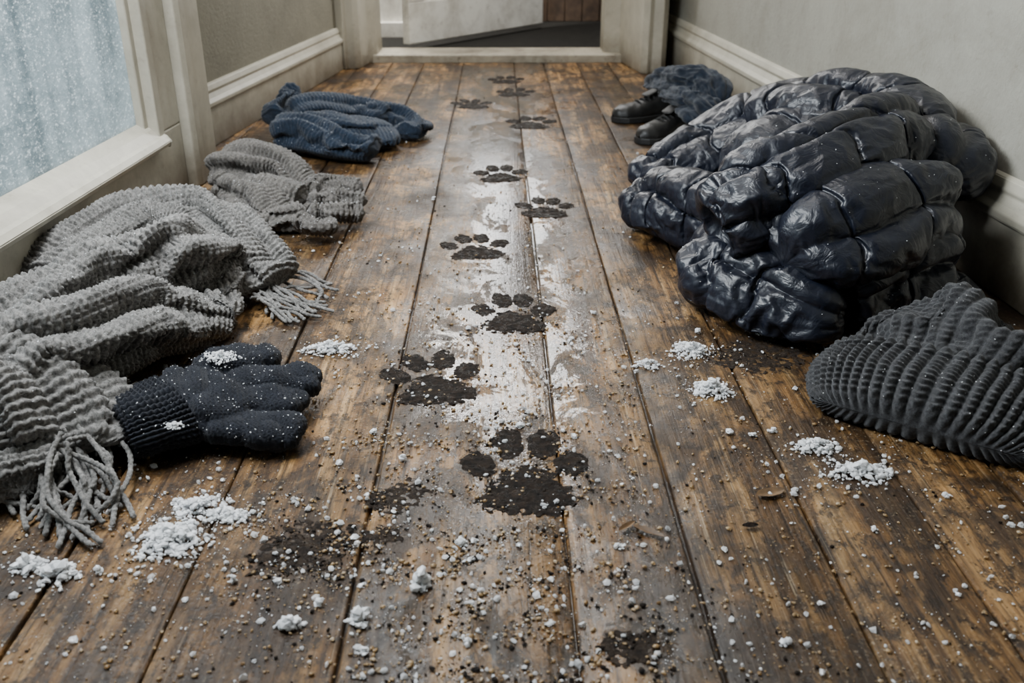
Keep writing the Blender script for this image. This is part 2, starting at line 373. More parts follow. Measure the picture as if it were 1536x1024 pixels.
# ------------------------------------------------------------------ setting
def floor():
    xs = [-1.30, -1.14, -.98, -.80, -.62, -.48, -.335, -.155, .074, .208, .36, .50, .63, .78, .93, 1.08, 1.24]
    geo = []; att = []; edg = []
    for i in range(len(xs)-1):
        w0 = xs[i]+.0007+.0006*random.random(); w1 = xs[i+1]-.0007-.0006*random.random()
        ends = {1: [2.6], 3: [.9], 4: [1.9, 3.6], 6: [3.1], 7: [2.35], 8: [3.7], 9: [1.95], 10: [2.9], 12: [1.2], 13: [2.7]}.get(i, [])
        cuts = [-1.0]+ends+[4.56]
        for k in range(len(cuts)-1):
            yy = np.linspace(cuts[k]+.0010, cuts[k+1]-.0010, max(6, int((cuts[k+1]-cuts[k])/.06)))
            ph = random.random()*10
            j = .0010*np.sin(yy*3+ph)+.0006*pn(np.stack([yy*14, yy*0+ph, yy*0], -1))
            cup = .0006*random.uniform(-1, 1)
            prof = [(w0, -.008), (w0+.0004, -.0028), (w0+.0018, -.0006), (w0+.004, 0), ((w0+w1)/2, cup), (w1-.004, 0), (w1-.0018, -.0006), (w1-.0004, -.0028), (w1, -.008)]
            V = np.array([[(x+jj, y, z-.0006) for (x, z) in prof] for y, jj in zip(yy, j)])
            geo.append((V.reshape(-1, 3), grid_faces(len(yy), 9, False)[:, ::-1])); att.append(np.full(V.shape[0]*9, random.random())); edg.append(np.tile([1, 1, 1, 1, 0, 1, 1, 1, 1], V.shape[0]))
    geo.append((np.array([(-1.4, -1, -.009), (1.4, -1, -.009), (1.4, 4.6, -.009), (-1.4, 4.6, -.009)]), np.array([[0, 1, 2, 3]]))); att.append(np.zeros(4)); edg.append(np.ones(4))
    o = mk('floor', geo, MF)
    for nm, v in (('plank', att), ('board_edge', edg)): o.data.attributes.new(nm, 'FLOAT', 'POINT').data.foreach_set('value', np.concatenate(v).astype(np.float32))
    return struct(o)
floor()
XR = lambda y: .94-.0517*(y-1.5)
XL = lambda y: -.85+.118*(y-2.95)
XW = lambda y: -.83+.05*(y-1.5)
CH = 2.5
struct(mk('wall_right', prism([(XR(-1), -1), (XR(-1)+.12, -1), (XR(4.7)+.12, 4.7), (XR(4.7), 4.7)], -.01, CH), M_wallR, smooth=False))
struct(mk('wall_left', prism([(XL(2.4), 2.4), (XL(4.7), 4.7), (XL(4.7)-.12, 4.7), (XL(2.4)-.12, 2.4)], -.01, CH), M_wallL, smooth=False))
struct(mk('wall_back', [prism([(-.95, 4.5), (-.58, 4.5), (-.58, 4.62), (-.95, 4.62)], -.01, CH), prism([(.56, 4.5), (1.0, 4.5), (1.0, 4.62), (.56, 4.62)], -.01, CH), prism([(-.58, 4.5), (.56, 4.5), (.56, 4.62), (-.58, 4.62)], 2.05, CH)], M_wallL, smooth=False))
struct(mk('ceiling', prism([(-1.4, -1), (1.4, -1), (1.4, 4.7), (-1.4, 4.7)], CH, CH+.1), M_door, smooth=False))
bprof = [(0, 0), (.024, 0), (.024, .110), (.031, .115), (.031, .126), (.022, .136), (.015, .150), (.018, .157), (.012, .172), (0, .176)]
bprofR = [(d, z*1.18) for d, z in bprof]
def wall_n(fx, y0, y1, sgn):
    d = np.array((fx(y1)-fx(y0), y1-y0)); d /= np.linalg.norm(d); n = np.array((d[1], -d[0])); return n*sgn
struct(bevel(mk('baseboard_right', extr(bprofR, (XR(-1), -1), (XR(4.5), 4.5), wall_n(XR, -1, 4.5, -1)), M_trim, smooth=False), .002))
struct(bevel(mk('baseboard_left', extr(bprof, (XL(2.5), 2.5), (XL(4.5), 4.5), wall_n(XL, 2.5, 4.5, 1)), M_trim, smooth=False), .002))
struct(bevel(mk('baseboard_back', extr(bprof, (.66, 4.5), (.80, 4.5), (0, -1)), M_trim, smooth=False), .002))
# doorway casings at the far end
struct(bevel(mk('trim_1', [prism([(-.735, 4.26), (-.665, 4.22), (-.655, 4.24), (-.625, 4.24), (-.60, 4.26), (-.575, 4.5), (-.76, 4.5)], 0, 2.1), prism([(-.59, 4.4), (-.55, 4.44), (-.55, 4.64), (-.60, 4.64)], .0, 2.1)], M_trim, smooth=False), .004))
struct(bevel(mk('trim_2', [prism([(.61, 4.10), (.635, 4.08), (.655, 4.10), (.695, 4.09), (.72, 4.13), (.72, 4.5), (.555, 4.5)], 0, 2.1), prism([(.49, 4.5), (.565, 4.46), (.565, 4.64), (.49, 4.64)], 0, 2.1)], M_trim, smooth=False), .004))
struct(bevel(mk('trim_3', prism([(-.6, 4.42), (.6, 4.42), (.6, 4.66), (-.6, 4.66)], -.005, .035), M_sill, smooth=False), .006))
# the room beyond
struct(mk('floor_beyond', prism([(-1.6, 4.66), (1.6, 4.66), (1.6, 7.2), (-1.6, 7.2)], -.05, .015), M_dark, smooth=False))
struct(mk('wall_beyond', prism([(-1.6, 7.2), (1.6, 7.2), (1.6, 7.3), (-1.6, 7.3)], 0, CH), M_wallL, smooth=False))
struct(bevel(mk('wall_beyond_left', [prism([(-1.2, 5.25), (-.46, 5.25), (-.46, 5.33), (-1.2, 5.33)], 0, CH), prism([(-1.2, 5.22), (-.46, 5.22), (-.46, 5.26), (-1.2, 5.26)], 0, .09)], M_door, smooth=False), .004))
pb = [prism([(.20+.105*i, 5.95), (.20+.105*i+.101, 5.95), (.20+.105*i+.101, 6.0), (.20+.105*i, 6.0)], .015, 2.1) for i in range(6)]
struct(bevel(mk('wall_panelled', pb, M_brown, smooth=False), .004))
# ajar door
d0 = np.array((-.44, 4.70)); d1 = np.array((.24, 5.60)); dd = (d1-d0)/np.linalg.norm(d1-d0); dn = np.array((dd[1], -dd[0])); DL = np.linalg.norm(d1-d0)
def dbox(s0, s1, e0, e1, z0, z1):
    q = [d0+dd*s0+dn*e0, d0+dd*s1+dn*e0, d0+dd*s1+dn*e1, d0+dd*s0+dn*e1]; return prism(q, z0, z1)
door = struct(bevel(mk('door_1', [dbox(0, DL, -.02, .012, .045, 2.0)], M_door, smooth=False), .003))
struct(bevel(mk('door_rail', [dbox(0, DL, .012, .024, .045, .235), dbox(0, .12, .012, .024, .235, 1.99), dbox(DL-.12, DL, .012, .024, .235, 1.99), dbox(.12, DL-.12, .012, .024, .95, 1.1), dbox(.12, DL-.12, .012, .024, 1.88, 1.99)], M_door, door, smooth=False), .004))
# glazed door at the left, frosted
wn = wall_n(XW, -1, 2.34, 1)
def wbox(y0, y1, e0, e1, z0, z1):
    q = [np.array((XW(y), y))+wn*e for y, e in ((y0, e0), (y1, e0), (y1, e1), (y0, e1))]; return prism(q, z0, z1)
def wpro(y0, y1, prof): return extr(prof, (XW(y0), y0), (XW(y1), y1), wn)
win = struct(bevel(mk('window_1', [wbox(-1, 2.34, -.05, 0, 0, .165), wbox(2.19, 2.34, -.05, 0, .165, 2.1), wbox(-1, -.8, -.05, 0, .165, 2.1), wbox(-.8, 2.19, -.05, 0, 1.98, 2.1)], M_trim, smooth=False), .004))
struct(bevel(mk('window_sill', wpro(-.9, 2.20, [(-.04, .145), (.022, .138), (.027, .150), (.018, .162), (.010, .166), (-.004, .182), (-.03, .197), (-.04, .197)]), M_trim, win, smooth=False), .002))
struct(bevel(mk('window_frame', [wbox(2.175, 2.21, -.035, .012, .16, 2.0), wbox(2.155, 2.18, -.035, -.012, .16, 2.0)], M_trim, win, smooth=False), .004))
struct(mk('pane', wbox(-.8, 2.17, -.036, -.030, .18, 2.0), M_pane, win, smooth=False))
struct(bevel(mk('trim_4', [prism([(XW(2.34)-.05, 2.34), (XW(2.34)+.022, 2.34), (XW(2.34)+.03, 2.36), (XW(2.34)+.03, 2.40), (XW(2.34)+.02, 2.42), (XW(2.34)+.022, 2.53), (XW(2.34)+.012, 2.56), (-1.0, 2.56), (-1.0, 2.34)], 0, 2.2)], M_trim, smooth=False), .004))
# ------------------------------------------------------------------ grains, fuzz
def ico(sub):
    bm = bmesh.new(); bmesh.ops.create_icosphere(bm, subdivisions=sub, radius=1); bm.verts.ensure_lookup_table()
    V = np.array([v.co[:] for v in bm.verts]); Fc = np.array([[v.index for v in f.verts] for f in bm.faces]); bm.free(); return V, Fc
I1 = ico(1)
def grains(ps, rad, base=I1, jit=.25, flat=.75):
    V0, F0 = base; n = len(ps); nv = len(V0)
    ax = rng.normal(size=(n, 3)); ax /= np.linalg.norm(ax, axis=1)[:, None]; an = rng.random(n)*6.28
    K = np.zeros((n, 3, 3)); K[:, 0, 1] = -ax[:, 2]; K[:, 0, 2] = ax[:, 1]; K[:, 1, 0] = ax[:, 2]; K[:, 1, 2] = -ax[:, 0]; K[:, 2, 0] = -ax[:, 1]; K[:, 2, 1] = ax[:, 0]
    Rm = np.eye(3)[None]+np.sin(an)[:, None, None]*K+(1-np.cos(an))[:, None, None]*(K@K)
    sc_ = rng.uniform(.55, 1.3, (n, 1, 3)); V = V0[None]*sc_*(1+jit*rng.normal(size=(n, nv, 1)).clip(-1.5, 1.5))
    V = np.einsum('nij,nvj->nvi', Rm, V); V[..., 2] *= flat
    V = V*rad[:, None, None]+ps[:, None]
    Fc = F0[None]+(np.arange(n)*nv)[:, None, None]
    return V.reshape(-1, 3), Fc.reshape(-1, 3)
flecks = []; fuzzes = []     # places on the clothes where flecks of snow lie and loose fibres stick out
def shed(par, mat=None, ln=.006):
    fv = np.concatenate(flecks); flecks.clear()
    o = mk('snow_flecks', grains(fv, rng.uniform(.0005, .0014, len(fv)), I1, .2), M_snow, par, smooth=False); o['kind'] = 'stuff'
    if mat and fuzzes:
        p = np.concatenate([a[0] for a in fuzzes]); n = np.concatenate([a[1] for a in fuzzes])
        l = (ln*rng.uniform(.3, 1.2, len(p)))[:, None]; d = n+rng.normal(size=n.shape)*.7; d /= np.linalg.norm(d, axis=1)[:, None]
        sd = np.cross(d, rng.normal(size=n.shape)); sd /= np.linalg.norm(sd, axis=1)[:, None]+1e-9
        mid = p+d*l*.55+rng.normal(size=n.shape)*l*.12; tip = p+d*l+rng.normal(size=n.shape)*l*.3; w = .00018
        Vv = np.stack([p-sd*w, p+sd*w, mid-sd*w*.8, mid+sd*w*.8, tip-sd*w*.3, tip+sd*w*.3], 1).reshape(-1, 3); b0 = np.arange(len(p))[:, None]*6
        Fq = np.concatenate([b0+np.array([[0, 1, 3, 2]]), b0+np.array([[2, 3, 5, 4]])])
        o = mk('loose_fibres', (Vv, Fq), mat, par); o['kind'] = 'stuff'
    fuzzes.clear()
def surf(V, nr, nf, nz, mask=None):
    """remember some places of a grid for flecks (nf) and fibres (nz)"""
    V = V.reshape(-1, 3); nr = nr.reshape(-1, 3); up = np.nonzero((nr[:, 2] > .35) & (True if mask is None else mask.ravel()))[0]
    if nf: flecks.append(V[up[rng.integers(0, len(up), nf)]])
    if nz:
        k = np.nonzero(nr[:, 2] > -.3)[0]; k = k[rng.integers(0, len(k), nz)]; fuzzes.append((V[k], nr[k]))
# ------------------------------------------------------------------ knitwear
def ctl(rows, zs=1.0): return [list(P(r[0], r[1], r[2]*zs))+[r[3], r[4]*zs] for r in rows]
def knit_group(specs, sw, sh, amp, res, grow=.15, bend=.8, fuzz=700, sl=.55, zs=1.0):
    """specs: (rows, seed, pleats). tubes are crumpled together, then the stitches are raised on the surface"""
    G = []; pins = []; info = []
    for rows, seed, pl in specs:
        c = ctl(rows, zs); _, Ln = catmull(c, 50); per = 2*PI*np.mean([math.sqrt((r[3]**2+r[4]**2)/2) for r in c])
        n = max(14, int(Ln/.010)); m = max(30, int(per/.008))
        V, s, th, p, f = sweep(c, n, m)
        k = 1+.20*fbm(cyl(s, th, 6, 1.2, seed), 2)
        ph = pl[0]*th[None]/2+pl[2]*s[:, None]+seed+1.5*pn(cyl(s, th, 6, .8, seed+5))
        k = k*(1+pl[1]*(np.abs(np.sin(ph))**.6-.68))
        V = p[:, None]+(V-p[:, None])*k[:, :, None]
        pin = np.zeros((n, m)); pin[:, np.sin(th) < -.35] = 1; pin[:2] = 1; pin[-2:] = 1
        G.append(V); pins.append(pin); info.append((Ln, per, seed))
    G = cloth_sim(G, pins, grow, 0, .5, bend, 16, .030)
    out = []
    for V, (Ln, per, seed) in zip(G, info):
        V = gsmooth(V, 1)
        nc = max(6, round(per/sw)); m = nc*res; n = max(20, int(Ln/sh*res))
        V = upgrid(V, n, m); s = np.linspace(0, Ln, n); th = np.linspace(0, 2*PI, m, endpoint=False)
        nr = normals(V); e = np.clip(np.minimum(s, Ln-s)/.02, 0, 1)
        u = (np.arange(m)/res)[None]+0*s[:, None]+.25*pn(cyl(s, th, 20, 3)); v = s[:, None]/sh+.3*pn(cyl(s, th, 24, 4, 7))
        hh = knit(u, v, sl); V = V+nr*(amp*(hh-.35)*e[:, None])[:, :, None]
        V = clampz(V); surf(V, nr, int(90*Ln/.3), fuzz, hh > .5)
        out.append((V.reshape(-1, 3), grid_faces(n, m)))
    return out
# --- fringed scarf
sc = thing('scarf', 'chunky grey knitted scarf with fringed ends heaped beside the glazed door', 'scarf', P(180, 520, 0))
mk('knitted_body', knit_group([
 ([(60, 440, .04, .055, .042), (130, 392, .06, .065, .045), (215, 342, .085, .06, .05), (290, 335, .09, .055, .05), (345, 368, .07, .055, .042), (392, 408, .042, .055, .030), (416, 428, .026, .055, .018)], 1, (6, .65, 5)),
 ([(-30, 565, .06, .06, .045), (60, 490, .095, .065, .05), (170, 428, .112, .06, .05), (265, 392, .11, .055, .046), (330, 386, .075, .05, .04), (370, 415, .045, .05, .03)], 2, (6, .65, -5)),
 ([(-40, 620, .055, .07, .05), (40, 550, .09, .07, .055), (130, 512, .095, .065, .05), (230, 484, .075, .055, .044), (305, 476, .048, .05, .038), (348, 478, .034, .042, .030)], 3, (5, .65, 6)),
 ([(-90, 580, .08, .07, .05), (-15, 585, .085, .075, .05), (45, 612, .07, .08, .042), (85, 655, .046, .08, .028), (88, 690, .026, .075, .018)], 4, (8, .55, -6)),
 ([(-60, 690, .03, .07, .03), (0, 690, .03, .07, .03), (35, 740, .02, .05, .018)], 5, (5, .4, 3)),
 ([(20, 545, .03, .12, .03), (150, 475, .035, .12, .035), (280, 445, .035, .11, .032), (345, 435, .028, .08, .028)], 6, (7, .4, 3)),
 ([(150, 445, .055, .04, .032), (240, 430, .07, .045, .036), (310, 425, .056, .045, .032), (365, 440, .033, .04, .024)], 7, (4, .5, 5)),
], .0105, .0098, .0072, 6, .25, .4, 1800, .35), M_scarf, sc)
shed(sc, M_scarf, .009)
def tassel(par, a, b, za, zb=.006, r=.0034, mat=M_scarf):
    A = P(a[0], a[1], za); B = P(b[0], b[1], zb); pts = []
    w = rng.normal(size=2)*.018; ph = rng.random()*6
    for t in np.linspace(0, 1, 8):
        q = A+(B-A)*t; q[2] = zb+(za-zb)*(1-t)**1.5+.007*math.sin(t*PI)*rng.random(); q[:2] += w*math.sin(t*PI*1.2)+.005*t*np.array((math.sin(t*9+ph), math.cos(t*11+ph)))+rng.normal(size=2)*.0015; q[2] = max(q[2], .005); pts.append(q)
    Vt, Ft = tube(pts, r, 100, 10, twist=360)
    Vt = Vt+.0009*np.stack([pn(Vt*400), pn(Vt*400+9), pn(Vt*400+21)], -1); Vt[:, 2] = np.maximum(Vt[:, 2], .0008)
    return mk('tassel', (Vt, Ft), mat, par)
e1 = [(503, 428), (500, 433), (494, 440), (488, 446), (495, 456), (490, 462), (485, 468), (478, 472), (470, 477), (462, 474), (454, 480), (447, 484), (437, 482), (428, 479), (418, 474), (492, 426), (405, 468), (466, 464), (480, 452), (460, 470), (474, 466)]
for i, e in enumerate(e1):
    t = min(1, i/14)
    tassel(sc, (412-30*t+rng.normal()*4, 400+44*t+rng.normal()*4), e, .036-.010*t, r=.0028)
e2 = [(132, 824), (122, 822), (110, 815), (96, 804), (82, 792), (66, 786), (50, 770), (200, 764), (195, 770), (186, 778), (172, 764), (160, 780), (148, 786), (138, 792), (126, 800), (185, 752), (150, 760), (30, 772), (10, 775), (84, 772), (108, 778), (168, 742), (60, 750), (140, 745), (20, 752), (118, 762), (100, 792), (72, 775), (40, 790), (128, 812)]
for i, e in enumerate(e2):
    tassel(sc, (10+.55*e[0]+rng.normal()*10, 625+rng.random()*55), e, .050 if i % 3 else .066, r=.0030)
# --- grey crumpled knit
g2 = thing('knitted_bundle', 'small crumpled grey-brown knitted woollen bundle between the fringed scarf and navy knitwear', 'knitwear', P(440, 320, 0))
fing = [((455, 285), (510, 278), (550, 284)), ((460, 300), (515, 298), (556, 302)), ((460, 318), (512, 318), (552, 320)), ((440, 332), (478, 338), (510, 340))]
gg = knit_group([
 ([(332, 258, .05, .055, .045), (365, 252, .07, .06, .046), (415, 256, .07, .055, .040), (455, 272, .052, .05, .034), (482, 284, .04, .04, .028)], 11, (6, .65, 5)),
 ([(345, 275, .04, .045, .036), (385, 303, .043, .048, .036), (425, 322, .036, .045, .032), (462, 326, .032, .04, .026)], 12, (5, .65, -5)),
 ([(385, 285, .058, .035, .03), (420, 290, .058, .04, .03), (458, 300, .046, .035, .026)], 14, (4, .5, 5)),
 ([(360, 280, .025, .09, .025), (490, 308, .025, .07, .022)], 13, (4, .3, 3))]
 +[([(a[0], a[1], .044, .022, .022), (b[0], b[1], .040, .021, .022), (c_[0]-4, c_[1], .030, .020, .020)], 20+k, (3, .15, 6)) for k, (a, b, c_) in enumerate(fing)], .0105, .009, .0062, 5, .26, .35, 350, .35, .92)
mk('knitted_body', gg[:4], M_grey2, g2)
for q in gg[4:]: mk('knitted_finger', q, M_grey2, g2)
shed(g2, M_grey2, .007)
# --- navy knit
nv = thing('knitted_sweater', 'folded navy blue knitted sweater lying against the left baseboard', 'sweater', P(490, 220, 0))
gg = knit_group([
 ([(412, 205, .05, .05, .045), (450, 203, .06, .055, .045), (510, 215, .053, .055, .043), (552, 222, .046, .05, .038), (568, 226, .04, .04, .033)], 31, (5, .5, 3)),
 ([(430, 178, .072, .055, .045), (480, 168, .082, .065, .045), (540, 168, .07, .065, .04), (585, 178, .052, .055, .034)], 32, (6, .55, -3)),
 ([(412, 185, .065, .04, .045), (425, 158, .105, .035, .04), (438, 142, .13, .035, .03), (452, 148, .115, .03, .028)], 33, (4, .4, 4)),
 ([(455, 190, .058, .05, .035), (510, 190, .068, .06, .035), (565, 196, .052, .05, .03)], 36, (5, .5, 4)),
 ([(430, 215, .025, .12, .025), (520, 205, .03, .14, .03), (590, 200, .025, .11, .025)], 34, (6, .3, 3)),
 ([(545, 175, .055, .04, .035), (590, 175, .053, .045, .036), (622, 186, .04, .045, .034), (608, 202, .03, .04, .028)], 35, (5, .5, 4))], .0115, .010, .0048, 4, .26, .45, 150, .4, .88)
mk('knitted_body', gg[:5], M_navy, nv); mk('sleeve', gg[5], M_navy, nv)
shed(nv, M_navy, .007)
# ------------------------------------------------------------------ glove
gl = thing('knitted_glove', 'dark navy knitted glove dusted with snow lying palm down beside the scarf', 'glove', P(330, 610, 0))
def remesh(geos, vox, sm=6):
    o = mk('tmp', geos, M_glove); md = o.modifiers.new('r', 'REMESH'); md.mode = 'VOXEL'; md.voxel_size = vox
    s_ = o.modifiers.new('s', 'SMOOTH'); s_.iterations = sm; s_.factor = .5
    dg = bpy.context.evaluated_depsgraph_get(); dg.update(); me = bpy.data.meshes.new_from_object(o.evaluated_get(dg))
    bpy.data.objects.remove(o); n = len(me.vertices)
    V = np.empty(n*3); me.vertices.foreach_get('co', V); nn = np.empty(n*3); me.vertices.foreach_get('normal', nn)
    k = len(me.loops); li = np.empty(k, np.int32); me.loops.foreach_get('vertex_index', li)
    ls = np.empty(len(me.polygons), np.int32); me.polygons.foreach_get('loop_start', ls)
    Fc = li.reshape(-1, 4) if k == 4*len(ls) else [tuple(li[a:b]) for a, b in zip(ls, list(ls[1:])+[k])]
    return V.reshape(-1, 3), nn.reshape(-1, 3), Fc
def sw(rows, n=40, m=32, ends=(1, 1), power=2):
    V, *_ = sweep(ctl(rows), n, m, ends, power); return V.reshape(-1, 3), grid_faces(n, m)
gp = [sw([(235, 616, .038, .068, .028), (285, 600, .038, .080, .030), (335, 594, .035, .080, .027), (375, 588, .031, .066, .023)], power=2.5),
      sw([(290, 560, .046, .033, .020), (345, 543, .048, .036, .020), (395, 540, .043, .034, .018), (416, 545, .038, .031, .016)], power=2.3),
      sw([(330, 582, .041, .031, .019), (400, 570, .039, .033, .019), (455, 571, .035, .031, .018), (482, 578, .029, .027, .015)], power=2.3),
      sw([(330, 606, .035, .029, .018), (395, 601, .032, .032, .018), (440, 606, .027, .030, .017), (458, 611, .023, .027, .014)], power=2.3),
      sw([(290, 630, .029, .034, .019), (360, 642, .025, .036, .019), (425, 648, .022, .033, .018), (458, 652, .020, .028, .015)], power=2.3)]
V, nr, Fc = remesh(gp, .0017, 4)
ax = P(440, 585, 0)-P(220, 620, 0); ax /= np.linalg.norm(ax); ay = np.array((-ax[1], ax[0], 0))
pa = V@ax; qa = V@ay
cr = np.minimum(np.abs(pn(np.stack([pa*30, qa*14, V[:, 2]*14], -1)))*3, 1)
V = V+nr*(.008*fbm(V*15, 2)+.007*(cr-.7))[:, None]
hh = knit(qa/.0072+.12*pn(V*30), pa/.0060)*np.abs(nr[:, 2])**.5
V = V+nr*(.0024*hh)[:, None]; V[:, 2] = np.maximum(V[:, 2], .0015)
mk('hand', (V, Fc), M_glove, gl); surf(V, nr, 300, 6000)
c = ctl([(186, 642, .032, .062, .025), (215, 630, .036, .067, .028), (265, 611, .039, .074, .030)])
Vc, s, th, p, f = sweep(c, 130, 520, (0, 0), 2.3, open0=.05)
rib = np.abs(np.sin(th*20))[None]**.8*np.where(f < .9, 0, 1)[:, None]
Vc = Vc+normals(Vc)*(.0055*rib+.0012*np.sin(s[:, None]/.007*2*PI)*rib+.010*fbm(Vc*18, 2)*(f > .9)[:, None])[:, :, None]
surf(Vc[4:], normals(Vc)[4:], 60, 1800)
mk('cuff', (clampz(Vc).reshape(-1, 3), grid_faces(len(Vc), 520)), M_glove, gl)
shed(gl, M_glove, .0045)
# ------------------------------------------------------------------ beanie
bn = thing('beanie_hat', 'charcoal ribbed knitted beanie with folded brim on the floor before the jacket', 'hat', (.65, 1.2, 0))
def beanie():
    NR = 50; m = 110; n = 66; t = np.linspace(0, 1, n); th = np.linspace(0, 2*PI, m, endpoint=False)
    c, Ln = catmull(np.array([(.550, 1.060, .026), (.605, 1.125, .032), (.67, 1.19, .046), (.73, 1.24, .054), (.775, 1.275, .046)]), n)
    Sd = np.array((.81, -.586, 0)); d3 = np.array((.586, .81, 0))
    a = np.interp(t, [0, .04, .3, .40, .6, .8, .92, 1], [.138, .146, .152, .136, .150, .138, .11, .03]); b = np.interp(t, [0, .04, .3, .38, .42, .58, .78, .92, 1], [.032, .035, .037, .031, .035, .060, .056, .042, .012])
    fr = np.sqrt(np.clip(1-(1-np.clip(t/.11, 0, 1))**2, 0, 1)); bk = np.sqrt(np.clip(1-(1-np.clip((1-t)/.24, 0, 1))**2, .003, 1))
    a = a*(.88+.12*fr)*bk; b = b*fr*bk
    pw = 2.2; cx = np.sign(np.cos(th))*np.abs(np.cos(th))**(2/pw); sx = np.sign(np.sin(th))*np.abs(np.sin(th))**(2/pw)
    V = c[:, None]+Sd*(a[:, None]*cx[None])[:, :, None]+np.array((0, 0, 1))*(b[:, None]*sx[None])[:, :, None]
    V0 = V.copy()
    lx = (V0-np.array((.66, 1.20, 0)))@Sd; ly = (V0-np.array((.66, 1.20, 0)))@d3
    top = np.clip(V0[..., 2]/.10, 0, 1)
    V[..., 2] -= top*.055*np.exp(-((lx-.035-.6*ly)/.026)**2)*smoothstep(-.01, .06, ly)
    V[..., 2] += top*.024*np.exp(-((lx+.045-.3*ly)/.036)**2)*smoothstep(-.01, .07, ly)
    V[..., 2] += top*.024*np.exp(-((lx-.105)/.03)**2)*smoothstep(-.01, .07, ly)
    pin = np.where((sx[None] < -.2), 1.0, 0)+0*t[:, None]; pin[t < .40] = 1; pin[-2:] = 1
    V = gsmooth(cloth_sim([V], [pin], .17, 0, 1., .5, 18, .045)[0], 2)
    n = 380; m = NR*10; t = np.linspace(0, 1, n); th = np.linspace(0, 2*PI, m, endpoint=False); V = upgrid(V, n, m)
    stp = (1-smoothstep(.385, .398, t))*smoothstep(.05, .20, t)*(1+.5*np.exp(-((t-.355)/.03)**2))     # the turned-up brim stands proud
    W = V*11+.5*np.stack([pn(V*8), pn(V*8+31), pn(V*8+57)], -1); cr_ = np.minimum(np.abs(pn(W))*3, 1)
    V = V+normals(V)*(.016*stp[:, None]-.014*np.exp(-((t-.414)/.018)**2)[:, None]+.003*fbm(V*13+4, 2)+.014*(cr_-.7)*smoothstep(.43, .56, t)[:, None]*np.clip((1-t)/.12, 0, 1)[:, None])[:, :, None]
    nr = normals(V); u = th[None]*NR/(2*PI)+.10*pn(V*14); v = t[:, None]*Ln/.0090
    ribs = np.abs(np.cos(PI*u))**.9
    hh = ribs*1.0+.38*(.5+.5*np.cos(2*PI*(v+.6*np.abs((u-np.floor(u))*2-1))))*ribs**.6
    e1_ = np.clip(np.minimum(t/.03, (1-t)/.10), 0, 1)*np.interp(t, [0, .39, .42, 1], [.0080, .0080, .0052, .0050])
    V += nr*(e1_[:, None]*(hh-.3))[:, :, None]; V = clampz(V, .001, .006); surf(V, nr, 200, 9000)
    k0 = int(n*.402)
    mk('brim', (V[:k0+1].reshape(-1, 3), grid_faces(k0+1, m)), M_hat, bn)
    mk('crown', (V[k0-1:].reshape(-1, 3), grid_faces(n-k0+1, m)), M_hat, bn)
beanie(); shed(bn, M_hat, .005)
# ------------------------------------------------------------------ puffer jacket
jk = thing('puffer_jacket', 'black navy quilted puffer jacket crumpled in a heap against the right wall', 'jacket', P(1250, 400, 0))
def puff_group(specs):
    G = []; pins = []; info = []
    for (rows, seed, seam, open0) in specs:
        c = ctl(rows); _, Ln = catmull(c, 50); n = max(36, int(Ln/.0062)); m = 84
        V, s, th, p, f = sweep(c, n, m, (1, 1), 2.0, open0)
        skew = .025*np.sin(th+seed)[None]+.05*pn(cyl(s*0, th, 1, 1.1, seed))+.012*pn(cyl(s, th, 8, 1.5, seed))
        sn = np.abs(np.sin(PI*((s[:, None]+skew)/seam+.2)))
        out = (f > .85)[:, None] if open0 else np.ones((len(f), 1), bool)
        ph = 4*th[None]/2+2.5*seed+3*s[:, None]+1.8*pn(cyl(s, th, 5, .8, seed+3))
        k = np.where(out, .95+.05*sn**.6, 1)*(1+(.24*fbm(cyl(s, th, 4, .9, seed), 2)+.38*(np.abs(np.sin(ph))**.6-.74))*out)
        V = p[:, None]+(V-p[:, None])*k[:, :, None]
        pin = np.zeros(V.shape[:2]); pin[:, np.sin(th) < -.45] = 1; pin[:2] = 1; pin[-2:] = 1
        if open0: pin[:5] = 1
        G.append(V); pins.append(pin); info.append((sn, seed, out))
    G = cloth_sim(G, pins, .24, .25, .25, .065, 13, .028)
    res = []
    for V, (sn, seed, out) in zip(G, info):
        V = gsmooth(V, 1)
        n, m = V.shape[0]*4, V.shape[1]*4
        V = upgrid(V, n, m); sn = upgrid(sn[:, :, None]*np.ones(3), n, m)[:, :, 0].clip(0, 1)
        W2 = V*22+seed; W2 = W2+.7*np.stack([pn(V*15), pn(V*15+31), pn(V*15+57)], -1)
        V = V+normals(V)*(.0030*(1-3*np.abs(pn(W2)))*(.5+pn(V*6))-.0042*np.exp(-(sn/.09)**2))[:, :, None]
        V = clampz(V); surf(V, normals(V), 60, 0)
        res.append((V.reshape(-1, 3), grid_faces(n, m)))
    return res
